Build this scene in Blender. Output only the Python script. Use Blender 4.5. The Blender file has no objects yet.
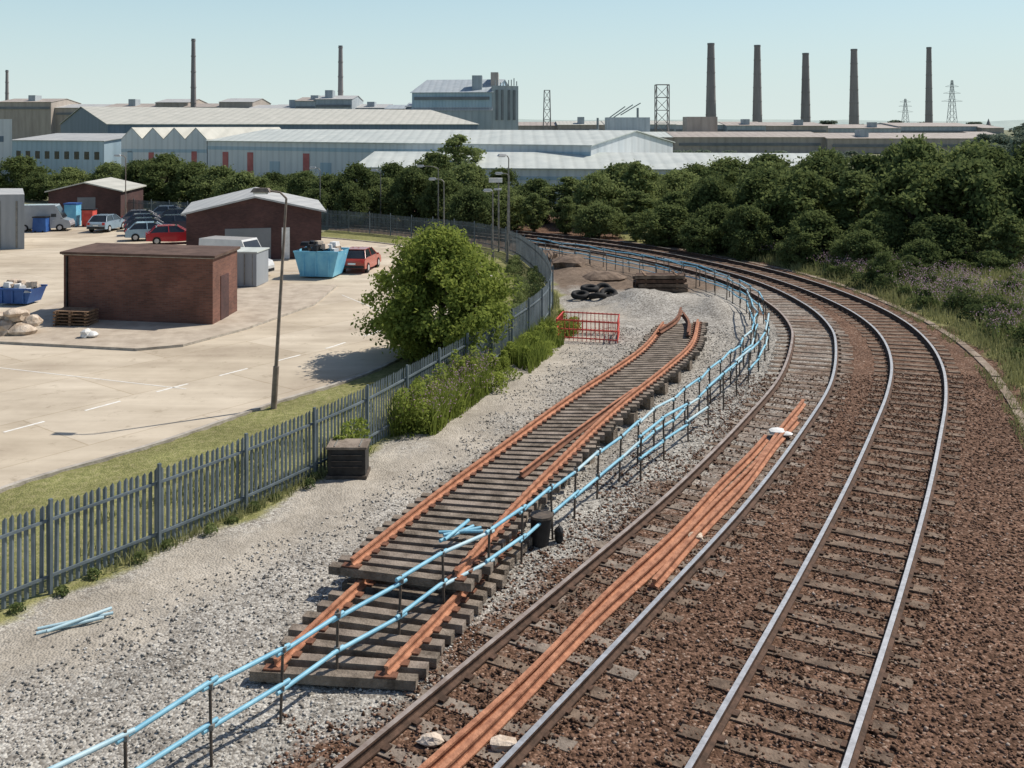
import bpy, math, random
import numpy as np
from mathutils import Vector
random.seed(7); RNG=np.random.default_rng(7)
scene=bpy.context.scene
EYE=8.5
# ------------------------------------------------------------ materials
def newmat(name):
    m=bpy.data.materials.new(name); m.use_nodes=True
    nt=m.node_tree; b=nt.nodes['Principled BSDF']; return m,nt,b
def N(nt,t,**kw):
    n=nt.nodes.new(t)
    for k,v in kw.items():
        if k in n.inputs: n.inputs[k].default_value=v
        else: setattr(n,k,v)
    return n
def ramp(nt,stops):
    r=nt.nodes.new('ShaderNodeValToRGB'); e=r.color_ramp.elements
    while len(e)<len(stops): e.new(0.5)
    for i,(p,c) in enumerate(stops):
        e[i].position=p; e[i].color=(*c,1)
    return r
def rough_mat(name,c1,c2,scale=3.0,rough=0.8,bump=0.2,bscale=20,metal=0.0,stretch=(1,1,1),spec=0.3,mid=(0.35,0.65)):
    m,nt,b=newmat(name); L=nt.links
    tc=N(nt,'ShaderNodeTexCoord'); mp=N(nt,'ShaderNodeMapping'); mp.inputs['Scale'].default_value=stretch
    L.new(tc.outputs['Object'],mp.inputs['Vector'])
    n=N(nt,'ShaderNodeTexNoise',Scale=scale,Detail=5.0,Roughness=0.65); L.new(mp.outputs[0],n.inputs['Vector'])
    r=ramp(nt,[(mid[0],c1),(mid[1],c2)]); L.new(n.outputs['Fac'],r.inputs[0]); L.new(r.outputs[0],b.inputs['Base Color'])
    b.inputs['Roughness'].default_value=rough; b.inputs['Metallic'].default_value=metal
    b.inputs['Specular IOR Level'].default_value=spec
    if bump>0:
        n2=N(nt,'ShaderNodeTexNoise',Scale=bscale,Detail=3.0); L.new(mp.outputs[0],n2.inputs['Vector'])
        bp=N(nt,'ShaderNodeBump',Strength=bump,Distance=0.05); L.new(n2.outputs['Fac'],bp.inputs['Height']); L.new(bp.outputs[0],b.inputs['Normal'])
    return m
def clad_mat(name,c1,c2,period=0.5,rough=0.6,spec=0.3):
    """profiled sheet cladding: dirt variation + ribs"""
    m,nt,b=newmat(name); L=nt.links
    tc=N(nt,'ShaderNodeTexCoord')
    mp=N(nt,'ShaderNodeMapping'); mp.inputs['Scale'].default_value=(0.25,0.25,0.05); L.new(tc.outputs['Object'],mp.inputs['Vector'])
    n=N(nt,'ShaderNodeTexNoise',Scale=1.6,Detail=6.0,Roughness=0.7); L.new(mp.outputs[0],n.inputs['Vector'])
    r=ramp(nt,[(0.3,c1),(0.7,c2)]); L.new(n.outputs['Fac'],r.inputs[0])
    w=N(nt,'ShaderNodeTexWave',Scale=1.0/period/3.14,Distortion=0.0); w.bands_direction='X'; L.new(tc.outputs['Object'],w.inputs['Vector'])
    r2=ramp(nt,[(0.0,(0.82,0.82,0.82)),(0.4,(1,1,1))]); L.new(w.outputs['Fac'],r2.inputs[0])
    mx=N(nt,'ShaderNodeMixRGB',blend_type='MULTIPLY'); mx.inputs[0].default_value=0.6
    L.new(r.outputs[0],mx.inputs[1]); L.new(r2.outputs[0],mx.inputs[2]); L.new(mx.outputs[0],b.inputs['Base Color'])
    bp=N(nt,'ShaderNodeBump',Strength=0.4,Distance=0.05); L.new(w.outputs['Fac'],bp.inputs['Height']); L.new(bp.outputs[0],b.inputs['Normal'])
    b.inputs['Roughness'].default_value=rough; b.inputs['Specular IOR Level'].default_value=spec
    return m
def brick_mat(name,c1,c2,mortar,scale=1.0):
    m,nt,b=newmat(name); L=nt.links
    tc=N(nt,'ShaderNodeTexCoord'); sp=N(nt,'ShaderNodeSeparateXYZ'); cb=N(nt,'ShaderNodeCombineXYZ')
    L.new(tc.outputs['Object'],sp.inputs[0]); ad=N(nt,'ShaderNodeMath',operation='ADD')
    L.new(sp.outputs[0],ad.inputs[0]); L.new(sp.outputs[1],ad.inputs[1]); L.new(ad.outputs[0],cb.inputs[0]); L.new(sp.outputs[2],cb.inputs[1])
    br=N(nt,'ShaderNodeTexBrick',Scale=scale); br.inputs['Color1'].default_value=(*c1,1); br.inputs['Color2'].default_value=(*c2,1); br.inputs['Mortar'].default_value=(*mortar,1)
    br.inputs['Brick Width'].default_value=0.225; br.inputs['Row Height'].default_value=0.075; br.inputs['Mortar Size'].default_value=0.008
    L.new(cb.outputs[0],br.inputs['Vector'])
    n=N(nt,'ShaderNodeTexNoise',Scale=0.8,Detail=6.0); L.new(tc.outputs['Object'],n.inputs['Vector'])
    r=ramp(nt,[(0.3,(0.6,0.6,0.6)),(0.7,(1.1,1.1,1.1))]); L.new(n.outputs['Fac'],r.inputs[0])
    mx=N(nt,'ShaderNodeMixRGB',blend_type='MULTIPLY'); mx.inputs[0].default_value=1
    L.new(br.outputs['Color'],mx.inputs[1]); L.new(r.outputs[0],mx.inputs[2]); L.new(mx.outputs[0],b.inputs['Base Color'])
    b.inputs['Roughness'].default_value=0.85
    return m
def paint(name,c,rough=0.35,coat=0.3):
    m=rough_mat(name,tuple(x*0.85 for x in c),c,scale=1.5,rough=rough,bump=0,spec=0.5); m.node_tree.nodes['Principled BSDF'].inputs['Coat Weight'].default_value=coat; return m

M={}
M['railtop']=rough_mat('polished_rail_steel',(0.55,0.53,0.5),(0.8,0.77,0.73),8,0.38,0,metal=0.75)
M['railside']=rough_mat('rusty_rail_side',(0.05,0.03,0.02),(0.12,0.07,0.048),6,0.85,0.2)
M['raildull']=rough_mat('dull_rail_head',(0.33,0.25,0.2),(0.52,0.44,0.38),3,0.45,0,metal=0.5)
M['rust']=rough_mat('orange_rust',(0.27,0.11,0.06),(0.5,0.235,0.135),5,0.75,0.3,30,spec=0.3)
M['rustdark']=rough_mat('dark_rust',(0.12,0.055,0.035),(0.24,0.11,0.065),5,0.85,0.3,30)
M['sleeper']=rough_mat('ballasted_sleeper',(0.1,0.07,0.05),(0.23,0.17,0.125),2.2,0.9,0.5,25,mid=(.4,.62))
M['sleepergrey']=rough_mat('old_timber_sleeper',(0.1,0.08,0.06),(0.3,0.25,0.2),3,0.9,0.6,25)
M['sleeperconc']=rough_mat('grey_sleeper',(0.15,0.12,0.095),(0.3,0.25,0.205),2.2,0.9,0.5,25,mid=(.4,.62))
M['galv']=rough_mat('galvanised_steel',(0.09,0.115,0.13),(0.17,0.205,0.225),1.2,0.55,0,metal=0.15,spec=0.35)
M['steel']=rough_mat('grey_post_steel',(0.14,0.14,0.13),(0.26,0.25,0.23),4,0.5,0,metal=0.3)
M['hazesteel']=rough_mat('hazed_distant_steel',(0.26,0.29,0.3),(0.34,0.37,0.38),1,0.7,0)  # steel made paler and bluer: atmospheric haze painted into the base colour
M['lamppost']=rough_mat('weathered_lamp_post',(0.16,0.13,0.11),(0.28,0.23,0.19),4,0.6,0)
M['darkpost']=rough_mat('dark_rusty_post',(0.06,0.05,0.043),(0.14,0.11,0.085),6,0.7,0)
M['blue']=rough_mat('blue_plastic_tube',(0.16,0.4,0.54),(0.28,0.55,0.68),2.5,0.5,0,spec=0.4)
M['bluefade']=rough_mat('faded_blue_tube',(0.3,0.48,0.56),(0.48,0.63,0.68),2.5,0.5,0,spec=0.4)
M['black']=rough_mat('black_plastic',(0.01,0.01,0.011),(0.03,0.03,0.032),5,0.5,0.1)
M['rubber']=rough_mat('tyre_rubber',(0.012,0.012,0.012),(0.03,0.03,0.03),5,0.8,0)
M['glass']=rough_mat('dark_glass',(0.015,0.02,0.025),(0.03,0.035,0.04),1,0.08,0,spec=0.8)
M['white']=rough_mat('white_paint',(0.6,0.6,0.58),(0.8,0.8,0.78),3,0.6,0)
M['roadpaint']=rough_mat('worn_road_paint',(0.68,0.65,0.58),(0.82,0.82,0.79),6,0.7,0)
M['kerb']=rough_mat('kerb_concrete',(0.3,0.27,0.23),(0.5,0.46,0.4),3,0.85,0.3)
M['stone']=rough_mat('pale_stone',(0.45,0.36,0.27),(0.7,0.6,0.5),5,0.9,0.5)
M['redplastic']=rough_mat('red_plastic',(0.5,0.06,0.05),(0.7,0.13,0.1),3,0.5,0)
M['reddoor']=rough_mat('red_door_paint',(0.36,0.1,0.1),(0.46,0.16,0.15),1,0.6,0)
M['trough']=rough_mat('concrete_trough',(0.17,0.125,0.09),(0.34,0.28,0.22),1.3,0.9,0.4)
M['brick']=brick_mat('red_brown_brick',(0.14,0.057,0.04),(0.22,0.092,0.062),(0.15,0.1,0.08))
M['brickdark']=brick_mat('dark_brown_brick',(0.065,0.03,0.03),(0.1,0.045,0.042),(0.075,0.045,0.04))
M['felt']=rough_mat('roof_felt',(0.08,0.05,0.04),(0.14,0.09,0.07),1.5,0.9,0.3)
M['roofgrey']=clad_mat('fibre_cement_roof',(0.36,0.37,0.37),(0.5,0.5,0.48),0.9)
M['roofpale']=clad_mat('pale_sheet_roof',(0.43,0.47,0.45),(0.58,0.61,0.57),1.4)
M['rooflight']=clad_mat('tan_sheet_roof',(0.42,0.42,0.37),(0.54,0.53,0.47),1.6)
M['cladblue']=clad_mat('blue_cladding',(0.1,0.15,0.2),(0.16,0.21,0.27),0.8)
M['cladltblue']=clad_mat('light_blue_cladding',(0.3,0.42,0.5),(0.42,0.53,0.6),1.0)
M['cladwhite']=clad_mat('white_cladding',(0.5,0.55,0.58),(0.66,0.69,0.7),1.0)
M['cladgrey']=clad_mat('grey_cladding',(0.22,0.25,0.28),(0.34,0.36,0.38),1.0)
M['factory']=clad_mat('hazed_old_works_cladding',(0.3,0.35,0.38),(0.42,0.46,0.48),2.0)  # pale bluish tone carries painted distance haze
M['factorybrown']=clad_mat('hazed_rusty_works_cladding',(0.31,0.27,0.235),(0.45,0.4,0.35),2.5)  # rusty brown, lightened with haze put into the colour
M['factorydark']=rough_mat('works_dark_openings',(0.15,0.165,0.18),(0.21,0.225,0.24),0.3,0.9,0)  # dark openings, lifted to grey to paint in distance haze
M['chimney']=rough_mat('chimney_concrete',(0.21,0.195,0.195),(0.3,0.28,0.27),0.3,0.9,0,stretch=(1,1,0.15))  # concrete colour lightened to imitate haze over the distance
M['bark']=rough_mat('bark',(0.04,0.03,0.022),(0.1,0.08,0.06),6,0.9,0.4)
M['sack']=rough_mat('sacking',(0.35,0.27,0.2),(0.65,0.56,0.46),3,0.9,0.5)
M['wood']=rough_mat('pallet_wood',(0.15,0.09,0.055),(0.3,0.2,0.13),4,0.85,0.3)
M['skipblue']=rough_mat('skip_blue_paint',(0.12,0.4,0.62),(0.22,0.55,0.72),1.5,0.5,0)
M['deepblue']=rough_mat('deep_blue_paint',(0.02,0.07,0.25),(0.04,0.12,0.35),1.5,0.5,0)
M['lamp']=rough_mat('lamp_housing',(0.4,0.4,0.4),(0.6,0.6,0.58),2,0.4,0)
M['redlight']=paint('red_lens',(0.5,0.02,0.02))
M['headlight']=paint('clear_lens',(0.7,0.7,0.7))

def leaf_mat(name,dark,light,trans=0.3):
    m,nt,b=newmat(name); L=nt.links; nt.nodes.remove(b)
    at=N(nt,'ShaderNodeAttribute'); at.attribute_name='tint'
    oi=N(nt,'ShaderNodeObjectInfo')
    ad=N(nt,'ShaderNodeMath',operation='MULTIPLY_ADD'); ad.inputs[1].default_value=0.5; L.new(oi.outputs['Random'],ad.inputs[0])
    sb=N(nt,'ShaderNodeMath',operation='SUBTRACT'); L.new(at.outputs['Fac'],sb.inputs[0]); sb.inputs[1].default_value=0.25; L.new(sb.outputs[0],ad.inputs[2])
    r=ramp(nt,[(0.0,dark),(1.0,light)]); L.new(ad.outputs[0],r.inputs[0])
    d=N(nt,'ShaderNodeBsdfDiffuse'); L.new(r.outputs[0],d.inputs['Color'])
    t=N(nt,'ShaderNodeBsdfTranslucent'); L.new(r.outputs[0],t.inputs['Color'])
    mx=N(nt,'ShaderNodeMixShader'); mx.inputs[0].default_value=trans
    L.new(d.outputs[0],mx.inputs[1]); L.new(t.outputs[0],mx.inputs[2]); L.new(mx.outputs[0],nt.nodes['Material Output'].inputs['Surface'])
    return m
M['leafdark']=leaf_mat('dark_foliage',(0.04,0.062,0.028),(0.175,0.215,0.08),.4)
M['leafmid']=leaf_mat('mid_foliage',(0.06,0.09,0.035),(0.25,0.295,0.115),.4)
M['leafbright']=leaf_mat('bright_foliage',(0.1,0.14,0.03),(0.36,0.42,0.1),0.45)
M['grass']=leaf_mat('grass_blades',(0.12,0.14,0.055),(0.34,0.34,0.16))
M['flower']=leaf_mat('willowherb_flowers',(0.4,0.24,0.34),(0.65,0.46,0.56))
M['leafhaze']=leaf_mat('hazed_far_foliage',(0.14,0.18,0.14),(0.23,0.27,0.2),0.3)  # greyed, lightened greens: aerial haze is part of the leaf colour

# ------------------------------------------------------------ mesh builder
class MB:
    def __init__(s): s.v=[];s.f=[];s.m=[];s.mats=[];s.smooth=[]
    def mi(s,k):
        if k not in s.mats: s.mats.append(k)
        return s.mats.index(k)
    def add(s,vs,fs,k,smooth=False):
        o=len(s.v); s.v+= [tuple(v) for v in vs]; i=s.mi(k)
        for f in fs: s.f.append(tuple(o+j for j in f)); s.m.append(i); s.smooth.append(smooth)
    def box(s,c,size,k,rz=0.0,taper=1.0,tilt=None):
        cx,cy,cz=c; a,b,h=[t/2 for t in size]; cr,sr=math.cos(rz),math.sin(rz); vs=[]
        for z in(-h,h):
            t=taper if z>0 else 1
            for x,y in((-a,-b),(a,-b),(a,b),(-a,b)):
                x*=t;y*=t; vs.append((cx+x*cr-y*sr,cy+x*sr+y*cr,cz+z))
        s.add(vs,[(3,2,1,0),(4,5,6,7),(0,1,5,4),(1,2,6,5),(2,3,7,6),(3,0,4,7)],k)
    def cyl(s,p0,p1,r0,r1,k,n=8,cap=True):
        p0=Vector(p0);p1=Vector(p1);d=(p1-p0)
        if d.length<1e-6:return
        d.normalize(); u=d.orthogonal().normalized(); w=d.cross(u); vs=[]
        for p,r in((p0,r0),(p1,r1)):
            for i in range(n):
                a=2*math.pi*i/n; vs.append(p+u*math.cos(a)*r+w*math.sin(a)*r)
        fs=[(i,(i+1)%n,n+(i+1)%n,n+i) for i in range(n)]
        s.add(vs,fs,k,True)
        if cap: s.add(vs[:n],[tuple(range(n))[::-1]],k); s.add(vs[n:],[tuple(range(n))],k)
    def prism(s,poly,z0,z1,k,ktop=None):
        n=len(poly)
        s.add([(x,y,z0) for x,y in poly]+[(x,y,z1) for x,y in poly],[(i,(i+1)%n,n+(i+1)%n,n+i) for i in range(n)],k)
        s.add([(x,y,z1) for x,y in poly],[tuple(range(n))],ktop or k)
    def sweep(s,path,prof,k,kfaces=None,closed=True):
        P=[Vector(p) for p in path]; n=len(prof); rings=[]
        for i,p in enumerate(P):
            t=(P[min(i+1,len(P)-1)]-P[max(i-1,0)]); t.z=0; t.normalize(); r=Vector((t.y,-t.x,0))
            rings.append([p+r*a+Vector((0,0,b)) for a,b in prof])
        vs=[v for r in rings for v in r]
        o=len(s.v); s.v+=[tuple(v) for v in vs]
        for i in range(len(P)-1):
            for j in range(n if closed else n-1):
                kk=kfaces.get(j,k) if kfaces else k
                s.f.append((o+i*n+j,o+(i+1)*n+j,o+(i+1)*n+(j+1)%n,o+i*n+(j+1)%n)); s.m.append(s.mi(kk)); s.smooth.append(False)
        s.add(rings[0],[tuple(range(n))],k); s.add(rings[-1],[tuple(range(n))[::-1]],k)
    def obj(s,name,bevel=0):
        me=bpy.data.meshes.new(name); me.from_pydata(s.v,[],s.f)
        for k in s.mats: me.materials.append(M[k])
        me.polygons.foreach_set('material_index',s.m); me.polygons.foreach_set('use_smooth',s.smooth); me.update()
        o=bpy.data.objects.new(name,me); scene.collection.objects.link(o)
        if bevel:
            b=o.modifiers.new('bevel','BEVEL'); b.width=bevel; b.segments=2; b.limit_method='ANGLE'
        return o
def spline(pts,step=0.5):
    P=[np.array(p,float) for p in pts]; P=[2*P[0]-P[1]]+P+[2*P[-1]-P[-2]]; out=[]
    for i in range(1,len(P)-2):
        a,b,c,d=P[i-1:i+3]; n=max(1,int(np.linalg.norm(c-b)/step))
        for j in range(n):
            t=j/n; out.append(0.5*((2*b)+(-a+c)*t+(2*a-5*b+4*c-d)*t*t+(-a+3*b-3*c+d)*t**3))
    out.append(P[-2]); return out
def resample(pts,step):
    P=np.array(pts); d=np.r_[0,np.cumsum(np.linalg.norm(np.diff(P,axis=0),axis=1))]
    s=np.arange(0,d[-1],step); return np.stack([np.interp(s,d,P[:,i]) for i in range(P.shape[1])],1)
def offset(path,o):
    P=np.array(path)[:,:2]; T=np.gradient(P,axis=0); T/=np.linalg.norm(T,axis=1)[:,None]
    o=np.asarray(o); R=np.stack([T[:,1],-T[:,0]],1)
    return P+R*(o[:,None] if o.ndim else o)
def z3(P,z): return [(p[0],p[1],z) for p in P]

def vnoise(x,y,seed=0):
    xi=np.floor(x).astype(np.int64); yi=np.floor(y).astype(np.int64); fx=x-xi; fy=y-yi; fx=fx*fx*(3-2*fx); fy=fy*fy*(3-2*fy)
    def h(a,b):
        v=np.sin(a*127.1+b*311.7+seed*74.7)*43758.5453; return v-np.floor(v)
    return (h(xi,yi)*(1-fx)+h(xi+1,yi)*fx)*(1-fy)+(h(xi,yi+1)*(1-fx)+h(xi+1,yi+1)*fx)*fy
def fbm(x,y,seed=0):
    return (vnoise(x,y,seed)+0.5*vnoise(2*x,2*y,seed+1)+0.25*vnoise(4*x,4*y,seed+2))/1.75

# ------------------------------------------------------------ lines of the place (metres)
CA=spline([(-5.6,5.6),(-3.5,9.2),(-1.06,13.2),(1.77,17.9),(4.58,22.7),(7.3,27.9),(9.58,32.7),(11.4,37.8),(12.36,41.5),(12.8,46),(12.5,51.5),(11.3,56.7),(8.9,62),(5.9,66.9),(2.4,71),(-2,75.3),(-9,81),(-25,92)])
CB=spline([(-0.9,5.0),(1.2,9.1),(3.44,13.2),(5.99,17.9),(8.5,22.7),(10.64,27),(12.5,30.9),(14.05,34.7),(15.2,38.6),(15.85,42.5),(15.95,46.7),(15.4,52),(14.1,57.5),(11.9,63),(9.0,68.2),(5.4,72.6),(1,77),(-6.5,83),(-23,95)])
FENCE=spline([(-12.6,10),(-10.6,14.5),(-8.9,17.5),(-8.03,18.8),(-6.49,21.1),(-5.02,23.7),(-3.75,26.4),(-1.95,31.5),(-.43,35.9),(1.25,41.9),(1.84,47.2),(1.75,53.1),(1.07,59.4),(0,65.0),(-2.2,69.7),(-6.06,73.9),(-12.9,79.4),(-22,85),(-40,95)])
ROAD=spline([(-15,12),(-13.4,19),(-11.9,23.3),(-9.47,26.6),(-7.2,30.6),(-5.0,34),(-3.4,38.6),(-2.0,43.6),(-1.1,51.5),(-1.6,60),(-4.0,66),(-9,71.5),(-16,76.5),(-25,81.5),(-42,91)])
TROUGH=spline([(8.0,9.5),(10.2,16),(12.6,22.5),(14.7,28.8),(15.6,31.5),(16.75,35.4),(17.6,40.0),(17.9,44.7),(17.6,51.5),(16.4,57.5),(14.2,63),(11.4,68.5),(8,73)])
def XofY(path):
    P=np.array(path); i=np.argsort(P[:,1]); return lambda y: np.interp(y,P[i,1],P[i,0])
xa,xb,xf,xr,xt=[XofY(p) for p in(CA,CB,FENCE,ROAD,TROUGH)]

# ------------------------------------------------------------ ground
def plane_obj(name,poly,z,mat):
    me=bpy.data.meshes.new(name); me.from_pydata([(x,y,z) for x,y in poly],[],[tuple(range(len(poly)))]); me.materials.append(mat)
    o=bpy.data.objects.new(name,me); scene.collection.objects.link(o); return o
gm=rough_mat('rough_land',(0.12,0.14,0.07),(0.25,0.24,0.15),0.05,0.95,0)
plane_obj('ground',[(-3000,-200),(3000,-200),(3000,5000),(-3000,5000)],-0.14,gm)

xs=np.arange(-15,34,0.22); ys=np.r_[np.arange(6,32,0.22),np.arange(32,102,0.4)]
X,Y=np.meshgrid(xs,ys); 
def height(X,Y):
    dA=X-xa(Y); ed=fbm(X*.7,Y*.7,3)
    grey=np.clip((-dA-1.9)/1.0,0,1)*np.clip((X-xf(Y)-0.2)/0.8,0,1)
    h=0.0+grey*((fbm(X*.9,Y*.9,9)-.5)*0.16+(fbm(X*3,Y*3,5)-.5)*0.05)
    h+=0.8*np.exp(-(((X-6.4)/2.0)**2+((Y-47.0)/1.9)**2))*(0.4+1.2*ed)+0.6*np.exp(-(((X-9.0)/1.0)**2+((Y-45.3)/2.2)**2))*(0.4+1.2*ed)
    h+=0.3*np.exp(-(((X-3.6)/1.2)**2+((Y-58)/3)**2))
    h+=np.clip((X-xt(Y)-0.6)/6,0,1)*(0.5*fbm(X*.3,Y*.3,2)+0.3)
    h=np.where(X<xr(Y)+0.05,-0.06,h)
    return h+ (fbm(X*5,Y*5,11)-.5)*0.02
Z=height(X,Y)
dA=X-xa(Y); nz=(fbm(X*.9,Y*.9,21)-.5)
brown=np.clip((dA+1.6+nz*2.4+ np.clip((24-Y)/12,0,1)*0.9)/0.9,0,1)
far=np.clip((Y-49.5+nz*4)/3,0,1); 
dirt=far*np.clip((X-xf(Y))/1.0,0,1)*(1-brown)
dust=np.clip(1.2-np.abs((X-xf(Y))-1.9-nz*2)/1.6,0,1)*(Y<46)
grass=np.clip(1-(X-xf(Y)-0.15-nz*1.2)/0.5,0,1)
grass=np.maximum(grass,np.clip((X-xt(Y)-0.1+nz*1.8)/0.6,0,1))
inA=np.clip(1-(np.abs(dA)-1.0)/0.6,0,1)*np.clip((Y-12)/14,0,1)*0.75*np.clip((62-Y)/12,0,1)
brown2=brown*(1-inA*np.clip(fbm(X*1.1,Y*1.1,31)*1.1+.1,0,1))
nx,ny=len(xs),len(ys)
me=bpy.data.meshes.new('railway_land'); V=np.stack([X,Y,Z],-1).reshape(-1,3)
idx=np.arange(nx*ny).reshape(ny,nx); F=np.stack([idx[:-1,:-1],idx[:-1,1:],idx[1:,1:],idx[1:,:-1]],-1).reshape(-1,4)
def fill(me,V,F):
    me.vertices.add(len(V)); me.vertices.foreach_set('co',V.astype(np.float32).ravel())
    k=F.shape[1]; me.loops.add(F.size); me.loops.foreach_set('vertex_index',F.astype(np.int32).ravel())
    me.polygons.add(len(F)); me.polygons.foreach_set('loop_start',np.arange(0,F.size,k,dtype=np.int32)); me.update(calc_edges=True)
fill(me,V,F); me.polygons.foreach_set('use_smooth',np.ones(len(F),bool))
ca=me.color_attributes.new('mask','FLOAT_COLOR','POINT')
ca.data.foreach_set('color',np.stack([brown2,dust,grass,dirt],-1).reshape(-1,4).astype(np.float32).ravel())
m,nt,b=newmat('railway_land_surface'); L=nt.links
tc=N(nt,'ShaderNodeTexCoord'); at=N(nt,'ShaderNodeAttribute'); at.attribute_name='mask'
sp=N(nt,'ShaderNodeSeparateColor'); L.new(at.outputs['Color'],sp.inputs[0])
vo=N(nt,'ShaderNodeTexVoronoi',Scale=22.0); L.new(tc.outputs['Object'],vo.inputs['Vector'])
vs_=N(nt,'ShaderNodeSeparateColor'); L.new(vo.outputs['Color'],vs_.inputs[0])
n1=N(nt,'ShaderNodeTexNoise',Scale=0.6,Detail=7.0,Roughness=0.7); L.new(tc.outputs['Object'],n1.inputs['Vector'])
n2=N(nt,'ShaderNodeTexNoise',Scale=5.0,Detail=5.0,Roughness=0.7); L.new(tc.outputs['Object'],n2.inputs['Vector'])
rg=ramp(nt,[(0,(0.17,0.155,0.135)),(0.5,(0.34,0.32,0.285)),(1,(0.56,0.54,0.49))]); L.new(vs_.outputs[0],rg.inputs[0])
rb=ramp(nt,[(0,(0.055,0.03,0.018)),(0.5,(0.14,0.08,0.052)),(0.9,(0.24,0.145,0.1)),(1,(0.36,0.27,0.21))]); L.new(vs_.outputs[0],rb.inputs[0])
rd=ramp(nt,[(0.3,(0.35,0.315,0.26)),(0.7,(0.5,0.46,0.395))]); L.new(n2.outputs['Fac'],rd.inputs[0])
rgr=ramp(nt,[(0.3,(0.13,0.14,0.05)),(0.5,(0.23,0.23,0.09)),(0.75,(0.36,0.32,0.18))]); L.new(n2.outputs['Fac'],rgr.inputs[0])
rdi=ramp(nt,[(0.3,(0.11,0.08,0.06)),(0.7,(0.26,0.2,0.15))]); L.new(n2.outputs['Fac'],rdi.inputs[0])
def edge(sock,amt=0.9):
    a=N(nt,'ShaderNodeMath',operation='SUBTRACT'); L.new(n2.outputs['Fac'],a.inputs[0]); a.inputs[1].default_value=0.5
    c=N(nt,'ShaderNodeMath',operation='MULTIPLY_ADD'); L.new(a.outputs[0],c.inputs[0]); c.inputs[1].default_value=amt; L.new(sock,c.inputs[2])
    r=N(nt,'ShaderNodeMapRange'); r.inputs[1].default_value=0.2; r.inputs[2].default_value=0.8; L.new(c.outputs[0],r.inputs[0]); return r.outputs[0]
def mix(f,a,b_):
    x=N(nt,'ShaderNodeMixRGB'); L.new(f,x.inputs[0]); L.new(a,x.inputs[1]); L.new(b_,x.inputs[2]); return x.outputs[0]
c=mix(edge(sp.outputs[1],1.6),rg.outputs[0],rd.outputs[0])
c=mix(edge(at.outputs['Alpha']),c,rdi.outputs[0])
c=mix(edge(sp.outputs[0],1.3),c,rb.outputs[0])
c=mix(edge(sp.outputs[2]),c,rgr.outputs[0])
rv=ramp(nt,[(0.3,(0.68,0.67,0.66)),(0.7,(1.18,1.18,1.18))]); L.new(n1.outputs['Fac'],rv.inputs[0])
mm=N(nt,'ShaderNodeMixRGB',blend_type='MULTIPLY'); mm.inputs[0].default_value=1; L.new(c,mm.inputs[1]); L.new(rv.outputs[0],mm.inputs[2])
L.new(mm.outputs[0],b.inputs['Base Color']); b.inputs['Roughness'].default_value=0.95; b.inputs['Specular IOR Level'].default_value=0.15
bp=N(nt,'ShaderNodeBump',Strength=0.7,Distance=0.03); bp.invert=True; L.new(vo.outputs['Distance'],bp.inputs['Height']); L.new(bp.outputs[0],b.inputs['Normal'])
me.materials.append(m); o=bpy.data.objects.new('railway_land',me); scene.collection.objects.link(o)

def stones(name,n,sel,cols,smin,smax,yr=(9,34),zadd=0):
    yy=9+ (yr[1]-9)*RNG.random(n*3)**1.25; xx=-13+33*RNG.random(n*3)
    k=sel(xx,yy); xx=xx[k][:n]; yy=yy[k][:n]; n=len(xx); zz=height(xx,yy)+zadd*(np.abs(xx-xa(yy))<1.6)+zadd*(np.abs(xx-xb(yy))<1.6)
    base=np.array([(1,0,0),(0,1,0),(-1,0,0),(0,-1,0),(0,0,.7),(0,0,-.7)],float)
    f=np.array([(0,1,4),(1,2,4),(2,3,4),(3,0,4),(1,0,5),(2,1,5),(3,2,5),(0,3,5)])
    s=(smin+(smax-smin)*RNG.random(n)**2)[:,None,None]
    v=base[None]*(0.6+0.8*RNG.random((n,6,3)))+ (RNG.random((n,6,3))-.5)*.5
    a=RNG.random(n)*6.28; ca_,sa_=np.cos(a)[:,None],np.sin(a)[:,None]
    v=np.stack([v[:,:,0]*ca_-v[:,:,1]*sa_,v[:,:,0]*sa_+v[:,:,1]*ca_,v[:,:,2]],-1)*s
    v+=np.stack([xx,yy,zz+s[:,0,0]*.3],-1)[:,None,:]
    F=(f[None]+np.arange(n)[:,None,None]*6).reshape(-1,3)
    me=bpy.data.meshes.new(name); fill(me,v.reshape(-1,3),F)
    t=me.attributes.new('tint','FLOAT','POINT'); t.data.foreach_set('value',np.repeat(RNG.random(n),6).astype(np.float32))
    m,nt,b=newmat(name+'_stone'); at=N(nt,'ShaderNodeAttribute'); at.attribute_name='tint'; r=ramp(nt,cols)
    nt.links.new(at.outputs['Fac'],r.inputs[0]); nt.links.new(r.outputs[0],b.inputs['Base Color']); b.inputs['Roughness'].default_value=0.9; b.inputs['Specular IOR Level'].default_value=0.2
    me.materials.append(m); o=bpy.data.objects.new(name,me); scene.collection.objects.link(o)
def nearrail(x,y):
    r=np.zeros(len(x),bool)
    for c_ in (xa,xb):
        d=(x-c_(y))*0.87; r|=(np.abs(np.abs(d)-0.83)<0.13)
    return r
stones('track_ballast',42000,lambda x,y:(x>xa(y)-2.4-3*(fbm(x*.9,y*.9,21)-.5))&(x<xt(y)-.1)&~nearrail(x,y)&~((np.abs(x-xa(y))<1.1)&(y>20)&(RNG.random(len(x))<.6)),[(0,(0.05,0.027,0.016)),(0.5,(0.145,0.083,0.054)),(0.93,(0.26,0.155,0.11)),(1,(0.42,0.35,0.29))],.016,.044,(9,34),.02)
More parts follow.
